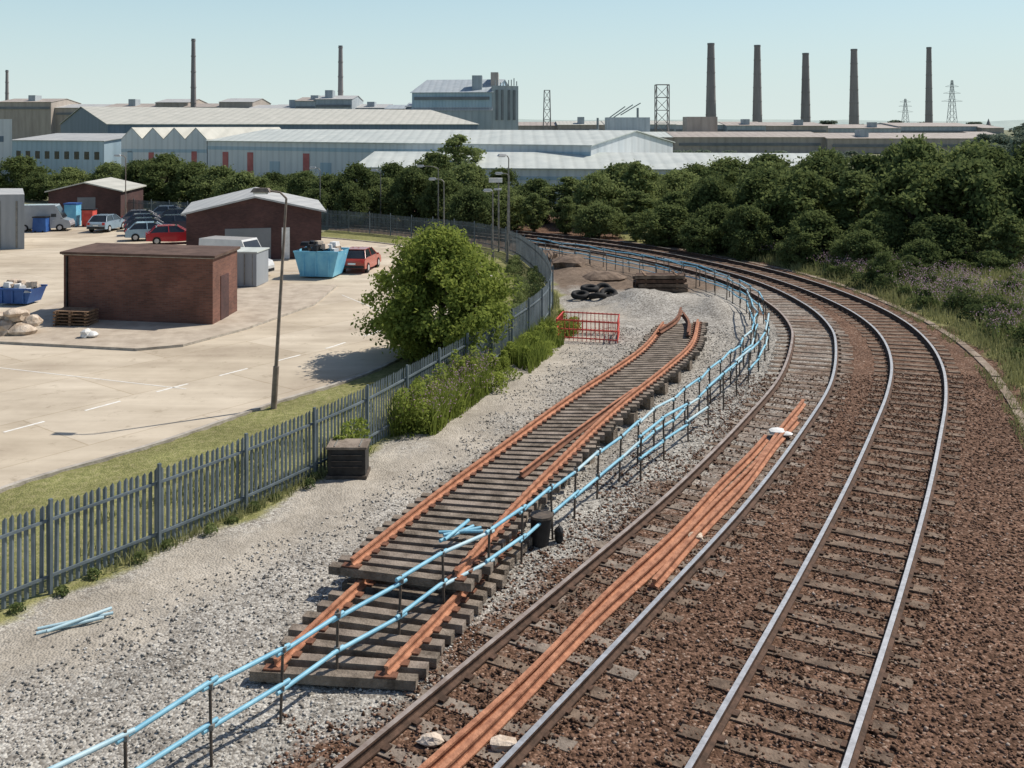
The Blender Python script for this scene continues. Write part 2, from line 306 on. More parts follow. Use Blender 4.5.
stones('grey_gravel',42000,lambda x,y:(x<xa(y)-1.3)&(x>xf(y)+1.6+3.5*(fbm(x*.8,y*.8,4)-.2)*(RNG.random(len(x))**.5)),[(0,(0.18,0.165,0.145)),(0.5,(0.35,0.33,0.295)),(1,(0.58,0.56,0.52))],.014,.04,(9,42))

# ------------------------------------------------------------ yard
m,nt,b=newmat('yard_concrete_surface'); L=nt.links; tc=N(nt,'ShaderNodeTexCoord')
mp=N(nt,'ShaderNodeMapping'); mp.inputs['Rotation'].default_value=(0,0,math.radians(-52)); L.new(tc.outputs['Object'],mp.inputs['Vector'])
n1=N(nt,'ShaderNodeTexNoise',Scale=0.22,Detail=8.0,Roughness=0.65); L.new(tc.outputs['Object'],n1.inputs['Vector'])
mp2=N(nt,'ShaderNodeMapping'); mp2.inputs['Rotation'].default_value=(0,0,math.radians(-52)); mp2.inputs['Scale'].default_value=(0.15,1.3,1); L.new(tc.outputs['Object'],mp2.inputs['Vector'])
n2=N(nt,'ShaderNodeTexNoise',Scale=0.7,Detail=6.0,Roughness=0.6); L.new(mp2.outputs[0],n2.inputs['Vector'])
r=ramp(nt,[(0.3,(0.42,0.355,0.275)),(0.5,(0.56,0.49,0.385)),(0.7,(0.66,0.585,0.47))]); L.new(n1.outputs['Fac'],r.inputs[0])
r2=ramp(nt,[(0.3,(0.8,0.785,0.77)),(0.65,(1.04,1.04,1.04))]); L.new(n2.outputs['Fac'],r2.inputs[0])
br=N(nt,'ShaderNodeTexBrick',Scale=1.0); br.offset=0.5
br.inputs['Color1'].default_value=(1,1,1,1); br.inputs['Color2'].default_value=(0.9,0.88,0.85,1); br.inputs['Mortar'].default_value=(0.74,0.7,0.64,1)
br.inputs['Brick Width'].default_value=7.0; br.inputs['Row Height'].default_value=3.6; br.inputs['Mortar Size'].default_value=0.025; L.new(mp.outputs[0],br.inputs['Vector'])
a1=N(nt,'ShaderNodeMixRGB',blend_type='MULTIPLY'); a1.inputs[0].default_value=1; L.new(r.outputs[0],a1.inputs[1]); L.new(r2.outputs[0],a1.inputs[2])
a2=N(nt,'ShaderNodeMixRGB',blend_type='MULTIPLY'); a2.inputs[0].default_value=0.9; L.new(a1.outputs[0],a2.inputs[1]); L.new(br.outputs['Color'],a2.inputs[2])
n3=N(nt,'ShaderNodeTexNoise',Scale=1.4,Detail=5.0,Roughness=0.75); L.new(tc.outputs['Object'],n3.inputs['Vector'])
r3=ramp(nt,[(0.28,(0.6,0.57,0.53)),(0.42,(1,1,1))]); L.new(n3.outputs['Fac'],r3.inputs[0])
a3=N(nt,'ShaderNodeMixRGB',blend_type='MULTIPLY'); a3.inputs[0].default_value=0.8; L.new(a2.outputs[0],a3.inputs[1]); L.new(r3.outputs[0],a3.inputs[2])
L.new(a3.outputs[0],b.inputs['Base Color']); b.inputs['Roughness'].default_value=0.85; b.inputs['Specular IOR Level'].default_value=0.25
rp=[(p[0],p[1]) for p in ROAD[::4]]+[(-60,97),(-140,97),(-140,12)]
plane_obj('yard_pavement',rp,0.0,m); M['yard']=m
mb=MB(); mb.sweep(z3(ROAD[::2],0),[(-0.06,-0.05),(-0.06,0.06),(0.08,0.06),(0.08,-0.05)],'kerb'); mb.obj('road_kerb')
M['island']=rough_mat('island_paving',(0.36,0.3,0.235),(0.52,0.45,0.36),1.2,0.9,0.3)
mb=MB(); isl=[(-20.2,38.9),(-14.1,37.6),(-12.6,38.3),(-11.0,41.5),(-9.3,47),(-9.2,52.5),(-21.5,55),(-21.5,40.5)]
mb.prism(isl,-0.02,0.1,'kerb','island'); mb.obj('paved_island')
mb=MB(); pth=resample([(-17.5,23.5),(-14.1,27.6),(-13.06,29.2),(-12.1,30.7),(-10.4,33.2),(-6.9,38.3),(-4.9,42.4)],0.1)
i=4
while i+14<len(pth):
    mb.sweep(z3(pth[i:i+14:2],0.004),[(-.05,-.002),(-.05,.002),(.05,.002),(.05,-.002)],'roadpaint'); i+=25
for seg in([(-19.5,35.6),(-10.5,32.2)],[(-8.5,50),(-5,44)],[(-26,60),(-12,57.5)]):
    mb.sweep(z3(seg,0.004),[(-.025,-.002),(-.025,.002),(.025,.002),(.025,-.002)],'roadpaint')
mb.obj('road_markings')

# ------------------------------------------------------------ tracks
RP=[(-.085,0),(-.085,.025),(-.018,.05),(-.018,.115),(-.042,.13),(-.042,.165),(.042,.165),(.042,.13),(.018,.115),(.018,.05),(.085,.025),(.085,0)]
def rail(mb,path,side,top,sc=1.0):
    mb.sweep(path,[(a*sc,b_*sc) for a,b_ in RP],side,{5:top})
def track(name,C,g0,g1,top1,top2,sl,sl2,top=-.055):
    P=resample(C,0.5); n=len(P); g=np.interp(np.arange(n)/n,[0,.35,1],[g0,g1,g1])/2
    mb=MB(); rail(mb,z3(offset(P,-g),0.03),'railside',top1); rail(mb,z3(offset(P,g),0.03),'railside',top2)
    S=resample(C,0.68); T=np.gradient(S,axis=0)
    for s,t in zip(S,T):
        an=math.atan2(t[1],t[0])-math.pi/2+random.uniform(-.02,.02)
        mb.box((s[0],s[1],top+random.uniform(-.012,.01)),(2.75+random.uniform(-.1,.1),.27,.14),sl if random.random()<.6 else sl2,an)
        for sg in(-1,1):
            gx=sg*(g0+g1)/4
            mb.box((s[0]+math.cos(an)*gx,s[1]+math.sin(an)*gx,.045),(.3,.14,.03),'railside',an)
    mb.obj(name)
track('railway_track',CA,1.8,1.6,'raildull','railtop','sleeperconc','sleeper',-.052)
track('railway_track',CB,1.82,1.62,'railtop','railtop','sleeper','sleeper',-.045)
P=resample([p for p in CA if 8<p[1]<31.5],0.5)
for k,(o_,a,b_) in enumerate([(-.1,0,-9),(.13,0,-1),(.34,24,-5)]):
    Q=P[a:len(P)+b_]; t=np.arange(len(Q)); w=.05*np.sin(t*.15+k*1.3)+.03*np.sin(t*.5+k)
    mb=MB(); rail(mb,z3(offset(Q,o_+.12+w),0.03+.002*k),'rust','rust',1.0); mb.obj('loose_rail')
P=resample(TROUGH,1.0)
mb=MB()
for p,t in zip(P,np.gradient(P,axis=0)):
    mb.box((p[0],p[1],-.02+random.uniform(-.03,.015)),(.28,.94,.14),'trough',math.atan2(t[1],t[0])-math.pi/2+random.uniform(-.025,.025))
mb.obj('cable_trough')

def panel(name,Lr,Rr,z,over,step,skipz=None):
    Lp=resample(spline(Lr),.4); Rp=resample(spline(Rr),.4)
    mb=MB(); rail(mb,z3(Lp,z+.15),'rust','rust',.9); rail(mb,z3(Rp,z+.15),'rust','rust',.9)
    n=int(min(len(Lp),len(Rp))*.4/step); il=np.linspace(0,len(Lp)-1,n); ir=np.linspace(0,len(Rp)-1,n)
    for a,b_ in zip(il,ir):
        A=np.array([np.interp(a,range(len(Lp)),Lp[:,i]) for i in(0,1)]); B=np.array([np.interp(b_,range(len(Rp)),Rp[:,i]) for i in(0,1)])
        d=B-A; l=np.linalg.norm(d); c_=(A+B)/2; an=math.atan2(d[1],d[0])+random.uniform(-.02,.02)
        ex=random.uniform(-.08,.08)
        mb.box((c_[0]+d[0]/l*ex,c_[1]+d[1]/l*ex,z+.075),(l+2*over,.2,.146),random.choice(['sleepergrey','sleepergrey','sleeperconc']),an)
        for q in(A,B): mb.box((q[0],q[1],z+.165),(.34,.16,.03),'rustdark',an)
    mb.obj(name)
panel('track_panel',[(-3.62,15.3),(-2.6,18.3),(-1.35,21.3)],[(-1.9,15.1),(-1.06,17.2),(0.1,20.4)],.03,.42,.36)
panel('track_panel',[(-2.9,18.1),(-1.73,21.1),(-.29,24.5),(1.68,29),(4.5,35.1),(6.1,40.1)],[(-.98,17.6),(.05,20.7),(1.27,23.9),(2.87,27.9),(4.97,32.5),(6.5,36.2),(7.53,40.5)],.36,.36,.34)
mb=MB()
for y in np.arange(22.5,40,1.6):
    x=np.interp(y,[18.1,21.1,24.5,29,35.1,40.1],[-2.2,-.9,.5,2.6,5.2,6.7]); mb.box((x,y,.16),(2.2,.3,.36),'sleepergrey',-.5)
mb.obj('timber_packing')
mb=MB(); rail(mb,z3(spline([(.2,22.6),(1.3,25.0),(2.55,27.6),(3.7,29.9)]),.52),'rustdark','rust',.85); mb.obj('loose_rail')
mb=MB(); rail(mb,z3(spline([(5.6,38),(6.6,40.2),(7.2,42.6)]),.58),'rustdark','rustdark'); mb.obj('loose_rail')
mb=MB(); rail(mb,z3(spline([(6.6,37.5),(7.0,39.6),(7.1,41.5)]),.58),'rustdark','rustdark'); mb.obj('loose_rail')

# ------------------------------------------------------------ barrier with blue tubes
BAR=spline([(-6.2,10.2),(-5.15,11.6),(-4.28,12.7),(-3.75,13.7),(-3.29,14.4),(-2.2,15.95),(-.28,18.6),(1.48,21.8),(3.2,25.1),(5.5,29.4),(7.67,33.8),(9.4,38.6),(10.25,42.8),(10.45,47.3),(9.6,51.9),(7.7,56.2),(5.25,60),(2.9,63.2),(1.6,65)])
def tubes(name,BAR,step,miss):
    Q=resample(BAR,step); mb=MB(); H=[]
    for q in Q:
        lean=(random.uniform(-.06,.06),random.uniform(-.06,.06)); z=height(np.array([q[0]]),np.array([q[1]]))[0]; q[0]+=random.uniform(-.06,.06)
        mb.cyl((q[0],q[1],z-.1),(q[0]+lean[0],q[1]+lean[1],z+1.14),.024,.024,'darkpost',6); H.append((q[0]+lean[0],q[1]+lean[1],z))
        for hh in(.52,1.06): mb.box((q[0]+lean[0]*hh,q[1]+lean[1]*hh,z+hh),(.09,.09,.07),'steel')
    for hh in(.52,1.06):
        for i in range(len(H)-1):
            a=Vector(H[i]);c_=Vector(H[i+1]); d=(c_-a).normalized()*.12
            if random.random()>miss:
                mb.cyl(a-d+Vector((0,0,hh+random.uniform(-.055,.055))),c_+d+Vector((0,0,hh+random.uniform(-.055,.055))),.034,.034,random.choice(['blue','blue','bluefade']),8)
    mb.obj(name)
tubes('safety_barrier',BAR,1.25,.0)
BAR2=[(p[0]+.0,p[1]) for p in offset([p for p in BAR if p[1]>24 and p[1]<56],.5)]
tubes('safety_barrier',BAR2,1.7,.25)
mb=MB(); Q2=resample(spline([(.5,66.5),(3,62.3),(6,57.5),(8,53.5),(8.9,49.5)]),1.6)
for a,c_ in zip(Q2[:-1],Q2[1:]):
    mb.cyl((a[0],a[1],-.1),(a[0],a[1],1.0),.025,.025,'steel',6)
    for hh in(.5,.95): mb.cyl((a[0],a[1],hh),(c_[0],c_[1],hh),.03,.03,random.choice(['blue','bluefade','steel']),6)
mb.obj('safety_barrier')
mb=MB()
for i,(x0,y0,x1,y1,z) in enumerate([(-7.9,16.6,-7.0,17.15,.06),(-7.95,16.75,-6.9,17.3,.06),(-7.7,16.55,-6.95,17.35,.12)]): mb.cyl((x0,y0,z),(x1,y1,z),.028,.028,'bluefade')
mb.obj('loose_blue_tubes')
mb=MB()
for i,(x0,y0,x1,y1,z) in enumerate([(-1.35,18.7,-.75,19.4,.72),(-1.3,18.95,-.6,19.3,.73),(-1.25,18.6,-.85,19.5,.79),(-1.4,19.1,-.55,19.15,.72)]): mb.cyl((x0,y0,z),(x1,y1,z),.034,.034,'blue')
mb.obj('loose_blue_tubes')

# ------------------------------------------------------------ palisade fence
P=resample(FENCE,.142); T=np.gradient(P,axis=0); mb=MB(); FH=1.64
for i,(p,t) in enumerate(zip(P,T)):
    an=math.atan2(t[1],t[0]); l=random.uniform(-.012,.012); r_=(math.cos(an),math.sin(an)); n_=(math.sin(an),-math.cos(an)); w=.046; zb=.03; h=FH+random.uniform(-.015,.015)+.03*math.sin(i*.06)
    def q(a,d,z): return (p[0]+r_[0]*(a+l*z)+n_[0]*d,p[1]+r_[1]*(a+l*z)+n_[1]*d,z)
    vs=[q(-w,0,zb),q(0,.02,zb),q(w,0,zb),q(w,0,h-.06),q(0,.02,h),q(-w,0,h-.06)]
    mb.add(vs,[(0,1,4,5),(1,2,3,4)],'galv')
mb.sweep(z3(offset(P[::6],.04),.3),[(-.02,-.025),(-.02,.025),(.02,.025),(.02,-.025)],'galv')
mb.sweep(z3(offset(P[::6],.04),1.32),[(-.02,-.025),(-.02,.025),(.02,.025),(.02,-.025)],'galv')
PP=resample(FENCE,2.3); TT=np.gradient(PP,axis=0)
for p,t in zip(PP,TT):
    an=math.atan2(t[1],t[0]); n_=(math.sin(an),-math.cos(an)); mb.box((p[0]+n_[0]*.1,p[1]+n_[1]*.1,.85),(.06,.06,1.74),'galv',an)
mb.obj('palisade_fence')

# ------------------------------------------------------------ vegetation
def leafmesh(name,C,S,tint,mats,up=0.3,extra=None,outw=None,aspect=.6):
    n=len(C); nrm=RNG.normal(size=(n,3)); nrm[:,2]+=up
    if outw is not None: nrm+=outw*1.0
    nrm/=np.linalg.norm(nrm,axis=1)[:,None]
    a=RNG.normal(size=(n,3)); u=np.cross(nrm,a); u/=np.linalg.norm(u,axis=1)[:,None]; w=np.cross(nrm,u)
    u*=S[:,None]; w*=S[:,None]*aspect
    V=np.stack([C-u,C-w*.9+u*.1,C+u,C+w*.9+u*.1],1).reshape(-1,3); F=np.arange(4*n).reshape(-1,4); tt=np.repeat(tint,4); mi=np.zeros(n,int)
    if extra:
        ev=np.array(extra.v); ef=np.array([f for f in extra.f if len(f)==4]); V=np.r_[V,ev]; F=np.r_[F,ef+4*n]; tt=np.r_[tt,np.full(len(ev),.5)]; mi=np.r_[mi,np.ones(len(ef),int)]
    me=bpy.data.meshes.new(name); fill(me,V,F); me.polygons.foreach_set('material_index',mi.astype(np.int32))
    at=me.attributes.new('tint','FLOAT','POINT'); at.data.foreach_set('value',tt.astype(np.float32))
    for k in mats: me.materials.append(M[k])
    return me
def tree_mesh(name,H,R,ncl,nl,ls,mat,base=.08,seed=0,peak=.55,crs=1.0,spread=.45):
    global RNG; RNG=np.random.default_rng(seed); rnd=random.Random(seed)
    zc=base+(1-base)*RNG.random(ncl)**.85
    prof=lambda z: np.clip(np.sin(np.pi*np.clip((z-base+.06)/(1.06-base),0,1)**(math.log(.5)/math.log(peak))),0.12,1)**.7
    th=RNG.random(ncl)*6.283; lob=1+.25*np.sin(2*th+seed)+.18*np.sin(5*th+seed*2)
    rr=R*prof(zc)*lob*(0.25+.8*RNG.random(ncl)**.5)
    CC=np.stack([rr*np.cos(th),rr*np.sin(th),zc*H*.93],1); CR=crs*R*(.07+.15*RNG.random(ncl)); ct=RNG.random(ncl)
    pw=CR**1.7; pw/=pw.sum()
    k=RNG.choice(ncl,nl,p=pw); d=RNG.normal(size=(nl,3)); d/=np.linalg.norm(d,axis=1)[:,None]; d[:,2]*=.7
    C=CC[k]+d*(CR[k]*(RNG.random(nl)**.5))[:,None]*(1+spread*np.abs(RNG.normal(size=nl)))[:,None]; C[:,2]=np.abs(C[:,2])
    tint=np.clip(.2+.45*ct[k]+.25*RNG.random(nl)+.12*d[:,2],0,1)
    S=ls*(.55+.9*RNG.random(nl))
    ex=MB(); ex.cyl((0,0,-.2),(rnd.uniform(-.1,.1)*R,0,H*.45),H*.028,H*.016,'bark',7,False)
    for i in range(14):
        c_=CC[i%ncl]; z0=H*rnd.uniform(.08,.42); m_=(c_[0]*.45,c_[1]*.45,z0+(c_[2]-z0)*.6)
        ex.cyl((0,0,z0),m_,H*.012,H*.008,'bark',5,False); ex.cyl(m_,tuple(c_),H*.008,H*.003,'bark',5,False)
    return leafmesh(name,C,S,tint,[mat,'bark'],.4,ex,d*.8)
def put(me,name,x,y,s=1,sz=None,rz=None,parent=None,z=0):
    o=bpy.data.objects.new(name,me); scene.collection.objects.link(o); o.location=(x,y,z); o.scale=(s,s,sz or s); o.rotation_euler=(0,0,rz if rz is not None else random.random()*6.28)
    if parent: o.parent=parent
    return o
def empty(name):
    e=bpy.data.objects.new(name,None); scene.collection.objects.link(e); return e
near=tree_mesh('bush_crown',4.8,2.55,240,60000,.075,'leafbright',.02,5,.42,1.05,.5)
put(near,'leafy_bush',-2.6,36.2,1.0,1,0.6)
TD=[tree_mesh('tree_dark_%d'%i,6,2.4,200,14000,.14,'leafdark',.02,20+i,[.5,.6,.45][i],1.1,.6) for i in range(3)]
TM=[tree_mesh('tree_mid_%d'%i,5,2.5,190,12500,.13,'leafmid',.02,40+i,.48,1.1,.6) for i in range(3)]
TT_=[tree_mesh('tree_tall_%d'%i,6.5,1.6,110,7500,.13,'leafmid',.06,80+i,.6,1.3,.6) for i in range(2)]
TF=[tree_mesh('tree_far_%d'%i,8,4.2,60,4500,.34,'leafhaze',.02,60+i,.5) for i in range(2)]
RNG=np.random.default_rng(99)
e=empty('woodland_edge')
for (x,y,h) in [(27.5,55,4.2),(24.2,56.5,3.9),(21.3,59,3.8),(18.3,61.5,3.7),(15.6,64.5,3.9),(13.4,67.5,3.4),(11.2,70,2.9),
                (30.5,60,6.5),(27.5,61,6.4),(24.6,62,6.9),(21.8,64,6.2),(19.2,66.5,6.1),(17.0,69,5.4),(14.6,72,4.6),(12.2,75,3.9),
                (35,66,6.6),(31.5,68,7.0),(28.2,70,7.5),(25.2,71,7.2),(22,73,6.3),(19,76,5.9),(16,79,5.0),(33,57,5.2),(37,62,6.0),
                (40,76,7.0),(36,78,7.3),(31,80,7.5),(26,82,6.9),(21,84,6.0),(45,82,7.0)]:
    h*=random.uniform(.86,1.08); u=random.random(); me_=random.choice(TD) if u<.62 else (random.choice(TM) if u<.85 else random.choice(TT_))
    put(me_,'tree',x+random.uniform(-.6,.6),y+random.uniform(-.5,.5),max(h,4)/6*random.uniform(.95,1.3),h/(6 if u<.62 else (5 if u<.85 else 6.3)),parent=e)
for (x,y) in [(26,54),(23,55),(20,57.3),(17.3,59.8),(14.7,63),(12.4,66),(29.5,53.5)]:
    put(random.choice(TM),'shrub',x+random.uniform(-.5,.5),y,random.uniform(.35,.6),random.uniform(.3,.5),parent=e)
e2=empty('trackside_scrub')
for (x,y,h) in [(9.0,73,2.2),(6.6,75.5,2.6),(4.2,78,3.0),(1.8,80,3.2),(-.8,81.5,3.4),(10,80,3.4),(7,83,4.6),(9.4,86,5.3),(5,86,4.2),(12,88,4.2),(2.2,87,3.9),(15,90,4.4),(17.5,95,4.8),(-1,88,3.3),(21,98,5.2),(12.4,96,4.8)]:
    u=random.random(); me_=random.choice(TM) if u<.75 else random.choice(TT_); put(me_,'shrub',x,y,h/5*random.uniform(1,1.4),h/(5 if u<.75 else 6.5),parent=e2)
e3=empty('tree_belt')
for (x,y,h) in [(-3.2,79,4.0),(-5.6,83,4.5),(-8.4,85,4.7),(-11,88,4.4),(-4,92,5.6),(-7.5,97,5.6),(-14,90,4.8),(-17,93,4.4),(-12,100,5.2),(-20,97,4.6),(-1,96,4.2),(-13.5,84.5,3.4),(-17,87,3.4),(-21,89.5,3.2)]:
    put(random.choice(TM+TD),'tree',x,y,h/5.4,h/5.6,parent=e3)
put(TT_[1],'tree',-6.2,112,1.5,1.18)
put(TT_[0],'tree',10.5,84,1.0,.88); put(TT_[0],'tree',26.5,66,1.2,1.18)
e4=empty('hedge_line')
for (x,y,h) in [(-26,97,4.0),(-29.5,101,4.3),(-33,104,4.0),(-37,107,4.6),(-40.5,109,4.0),(-24,100,3.2),(-45,112,4.3),(-50,113,3.8),(-57,116,4.2),(-22.5,104,3.0),(-68,120,4.6),(-54,114,3.2),(-62,117,3.6)]:
    put(random.choice(TM+TD[:2]),'shrub',x,y,h/5*1.25,h/5,parent=e4)
e5=empty('distant_trees')
rr=random.Random(3)
for i in range(95):
    y=rr.uniform(130,400); q_=rr.uniform(.16,.62)
    h=rr.uniform(5,8.2)
    if q_<.46: h=min(h,8.5-.026*y); 
    if h<2.2: continue
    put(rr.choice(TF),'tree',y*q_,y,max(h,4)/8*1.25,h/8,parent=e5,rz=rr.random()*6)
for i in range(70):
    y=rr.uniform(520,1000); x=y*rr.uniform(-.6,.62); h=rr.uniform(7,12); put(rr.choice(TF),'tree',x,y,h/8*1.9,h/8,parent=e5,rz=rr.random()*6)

def blades(name,pts,h0,h1,mat,wid=.012,flower=None):
    n=len(pts); h=h0+(h1-h0)*RNG.random(n); a=RNG.random(n)*6.283; lean=RNG.normal(size=(n,2))*.22
    B=np.c_[pts,height(pts[:,0],pts[:,1])-.02]; w=np.c_[np.cos(a),np.sin(a),np.zeros(n)]*wid
    mid=B+np.c_[lean*h[:,None]*.35,h*.55]; tip=B+np.c_[lean*h[:,None],h]
    V=np.stack([B-w,B+w,mid+w*.8,mid-w*.8,tip+w*.15,tip-w*.15],1).reshape(-1,3)
    o_=np.arange(n)[:,None]*6; F=np.r_[np.c_[o_,o_+1,o_+2,o_+3],np.c_[o_+3,o_+2,o_+4,o_+5]]
    me=bpy.data.meshes.new(name); fill(me,V,F); at=me.attributes.new('tint','FLOAT','POINT'); tt=fbm(pts[:,0],pts[:,1],5)*.8+RNG.random(n)*.3
    at.data.foreach_set('value',np.repeat(tt,6).astype(np.float32)); me.materials.append(M[mat])
    o=bpy.data.objects.new(name,me); scene.collection.objects.link(o); return tip
def along(n,y0,y1,d0,d1,fn):
    y=y0+(y1-y0)*RNG.random(n); d=d0+(d1-d0)*RNG.random(n)**1.5; x=fn(y)+d; k=fbm(x*.6,y*.6,77)>.42; return np.c_[x[k],y[k]]
blades('grass_strip',along(22000,14,52,-2.6,.1,xf)[:],.05,.2,'grass',.012)
blades('grass_strip',along(3500,17,50,.05,.4,xf),.08,.3,'grass')
tp=along(4500,26.5,33,.15,1.2,xf); tip=blades('tall_weeds',tp,.35,1.15,'leafbright',.018)
C=np.repeat(tip[::4],3,0)+RNG.normal(size=(len(tip[::4])*3,3))*.05; me=leafmesh('weed_flowers',C,np.full(len(C),.028),RNG.random(len(C)),['flower']); o=bpy.data.objects.new('weed_flowers',me); scene.collection.objects.link(o)
tp=along(4500,33,41.5,.15,1.6,xf); tip=blades('tall_weeds',tp,.2,.7,'leafbright',.02)
def weedclumps(name,cs,mat='leafbright',ls=.05,per=260):
    C=[];T=[]
    for(x,y,r,h) in cs:
        z=height(np.array([x]),np.array([y]))[0]; p=RNG.random((per,3)); a=p[:,0]*6.283; q=r*p[:,1]**.5*(1-.6*p[:,2]**2)
        C.append(np.c_[x+q*np.cos(a),y+q*np.sin(a),z+h*p[:,2]**.8]); T.append(np.clip(RNG.random()*.5+.5*p[:,2],0,1))
    C=np.concatenate(C);T=np.concatenate(T); me=leafmesh(name,C,ls*(.6+.8*RNG.random(len(C))),T,[mat],.5); o=bpy.data.objects.new(name,me); scene.collection.objects.link(o)
weedclumps('fence_weeds',[(xf(y)+random.uniform(.1,1.0),y,random.uniform(.2,.45),random.uniform(.5,1.5)) for y in np.r_[np.linspace(27.2,32,28)]]
 +[(xf(y)+random.uniform(.2,1.5),y,random.uniform(.2,.5),random.uniform(.3,.8)) for y in np.linspace(32,42,34)]
 +[(xf(y)+.3,y,.28,random.uniform(.8,1.35)) for y in(24.6,24.9,25.2,25.5)],'leafbright')
weedclumps('fence_foot_weeds',[(xf(y)+random.uniform(.05,.5),y,.16,random.uniform(.1,.25)) for y in np.linspace(15.5,24,14)],'leafmid',.03,160)
weedclumps('yard_side_weeds',[(xf(y)-random.uniform(.2,1.6),y,random.uniform(.2,.5),random.uniform(.3,.9)) for y in np.linspace(33,60,50)],'leafmid')
def verge(n,d0,d1,y0=24,y1=64):
    y=y0+(y1-y0)*RNG.random(n); x=xt(y)+d0+(d1-d0)*RNG.random(n); return np.c_[x,y]
v_=verge(7000,-.45,.6,22,60); k=fbm(v_[:,0]*1.2,v_[:,1]*1.2,8)>.48; blades('verge_grass',v_[k],.05,.22,'grass',.015)
v_=verge(55000,.4,14); k=fbm(v_[:,0]*.5,v_[:,1]*.5,8)>.3; blades('verge_grass',v_[k],.12,.5,'grass',.02)
v_=verge(11000,1.2,13); k=fbm(v_[:,0]*.35,v_[:,1]*.35,18)>.47; v_=v_[k]; tip=blades('willowherb',v_,.5,.95,'leafmid',.02)
C=np.repeat(tip,3,0)+RNG.normal(size=(len(tip)*3,3))*.06; me=leafmesh('willowherb_flowers',C,np.full(len(C),.036),RNG.random(len(C)),['flower']); o=bpy.data.objects.new('willowherb_flowers',me); scene.collection.objects.link(o)
weedclumps('verge_brambles',[(xt(y)+random.uniform(.8,8),y,random.uniform(.4,1.0),random.uniform(.3,.9)) for y in np.linspace(36,62,70)],'leafdark',.07,420)
put(TM[0],'shrub',19.5,52.5,.33,.36); put(TM[2],'shrub',21.5,54,.3,.3)

# ------------------------------------------------------------ lamps
def lamp(x,y,h,ax,ay,arm,head='lamp',r=.07,lean=(0,0),post='lamppost'):
    mb=MB(); t=(x+lean[0],y+lean[1],h); mb.cyl((x,y,0),(x+lean[0]*.2,y,h*.2),r*1.35,r*1.3,post); mb.cyl((x+lean[0]*.2,y+lean[1]*.2,h*.2),t,r*.85,r*.5,post)
    e_=(t[0]+ax*arm,t[1]+ay*arm,h+.22); m_=(t[0]+ax*arm*.35,t[1]+ay*arm*.35,h+.18)
    mb.cyl(t,m_,r*.5,r*.45,post); mb.cyl(m_,e_,r*.45,r*.4,post)
    an=math.atan2(ay,ax); mb.box((e_[0]+ax*.22,e_[1]+ay*.22,e_[2]+.02),(.62,.24,.13),head,an,.7); mb.box((e_[0]+ax*.24,e_[1]+ay*.24,e_[2]-.07),(.4,.18,.06),'white',an)
    mb.obj('street_lamp')
lamp(-7.15,30,6.3,-1,0.1,.55,'lamppost',.07,(.38,0))
lamp(-.3,62,6.4,-.8,-.5,.3,lean=(.1,0),post='steel')
lamp(-1.2,62.5,4.2,-1,0,.1,post='steel')
lamp(-.2,70,4.9,-1,0,.5,post='steel'); lamp(-4.9,72,4.4,-1,0,.6,post='steel')
lamp(-5.9,80,5.0,-1,0,1.2,post='steel')
lamp(-16.5,86,4.6,-.9,0,.5,post='steel'); lamp(-11.3,86,4.4,-.9,0,.4,post='steel')
lamp(-34,88,5.6,-1,0,.5,post='lamppost')
mb=MB(); mb.cyl((-.9,67,0),(-.9,67,4.9),.06,.05,'steel'); mb.box((-1.1,67,4.8),(.9,.25,.3),'white'); mb.box((-.95,66.9,4.2),(.5,.2,.12),'lamp'); mb.obj('floodlight_mast')

# ------------------------------------------------------------ buildings
def bquad(p0,p1,depth):
    dx,dy=p1[0]-p0[0],p1[1]-p0[1]; l=math.hypot(dx,dy); n_=(-dy/l*depth,dx/l*depth)
    return p0,p1,(p1[0]+n_[0],p1[1]+n_[1]),(p0[0]+n_[0],p0[1]+n_[1])
def gable(mb,p0,p1,depth,eave,ridge,kw,kr,axis='along',over=.25,base=0,kg=None):
    a,b_,c_,d=bquad(p0,p1,depth); mb.prism([a,b_,c_,d],base,eave,kw)
    md=lambda p,q:((p[0]+q[0])/2,(p[1]+q[1])/2)
    if axis=='along': e0,e1=md(a,d),md(b_,c_); s1=(a,b_);s2=(d,c_); g=[(a,d,e0),(b_,c_,e1)]
    else: e0,e1=md(a,b_),md(d,c_); s1=(a,d); s2=(b_,c_); g=[(a,b_,e0),(d,c_,e1)]
    for p,q,e_ in g: mb.add([(p[0],p[1],eave),(q[0],q[1],eave),(e_[0],e_[1],ridge)],[(0,1,2)],kg or kw)
    ax=Vector((e1[0]-e0[0],e1[1]-e0[1])).normalized()
    for s in(s1,s2):
        vs=[]
        for lift in(.03,.14):
            pts=[]
            for (p,e_,sg) in((s[0],e0,-1),(s[1],e1,1)):
                o_=Vector((p[0]-e_[0],p[1]-e_[1])); l=o_.length; o_=o_/l; sl=(ridge-eave)/l
                pp=(p[0]+o_.x*over+ax.x*sg*over,p[1]+o_.y*over+ax.y*sg*over,eave-sl*over+lift); ee=(e_[0]+ax.x*sg*over,e_[1]+ax.y*sg*over,ridge+lift)
                pts+=[pp,ee]
            vs+=[pts[0],pts[2],pts[3],pts[1]]
        mb.add(vs,[(0,1,2,3),(4,5,6,7),(0,1,5,4),(1,2,6,5),(2,3,7,6),(3,0,4,7)],kr)
def onwall(mb,p0,p1,t0,t1,z0,z1,k,proud=.03):
    dx,dy=p1[0]-p0[0],p1[1]-p0[1]; l=math.hypot(dx,dy); an=math.atan2(dy,dx); t=(t0+t1)/2
    n_=(dy/l,-dx/l); mb.box((p0[0]+dx*t+n_[0]*proud/2,p0[1]+dy*t+n_[1]*proud/2,(z0+z1)/2),((t1-t0)*l,proud,z1-z0),k,an)
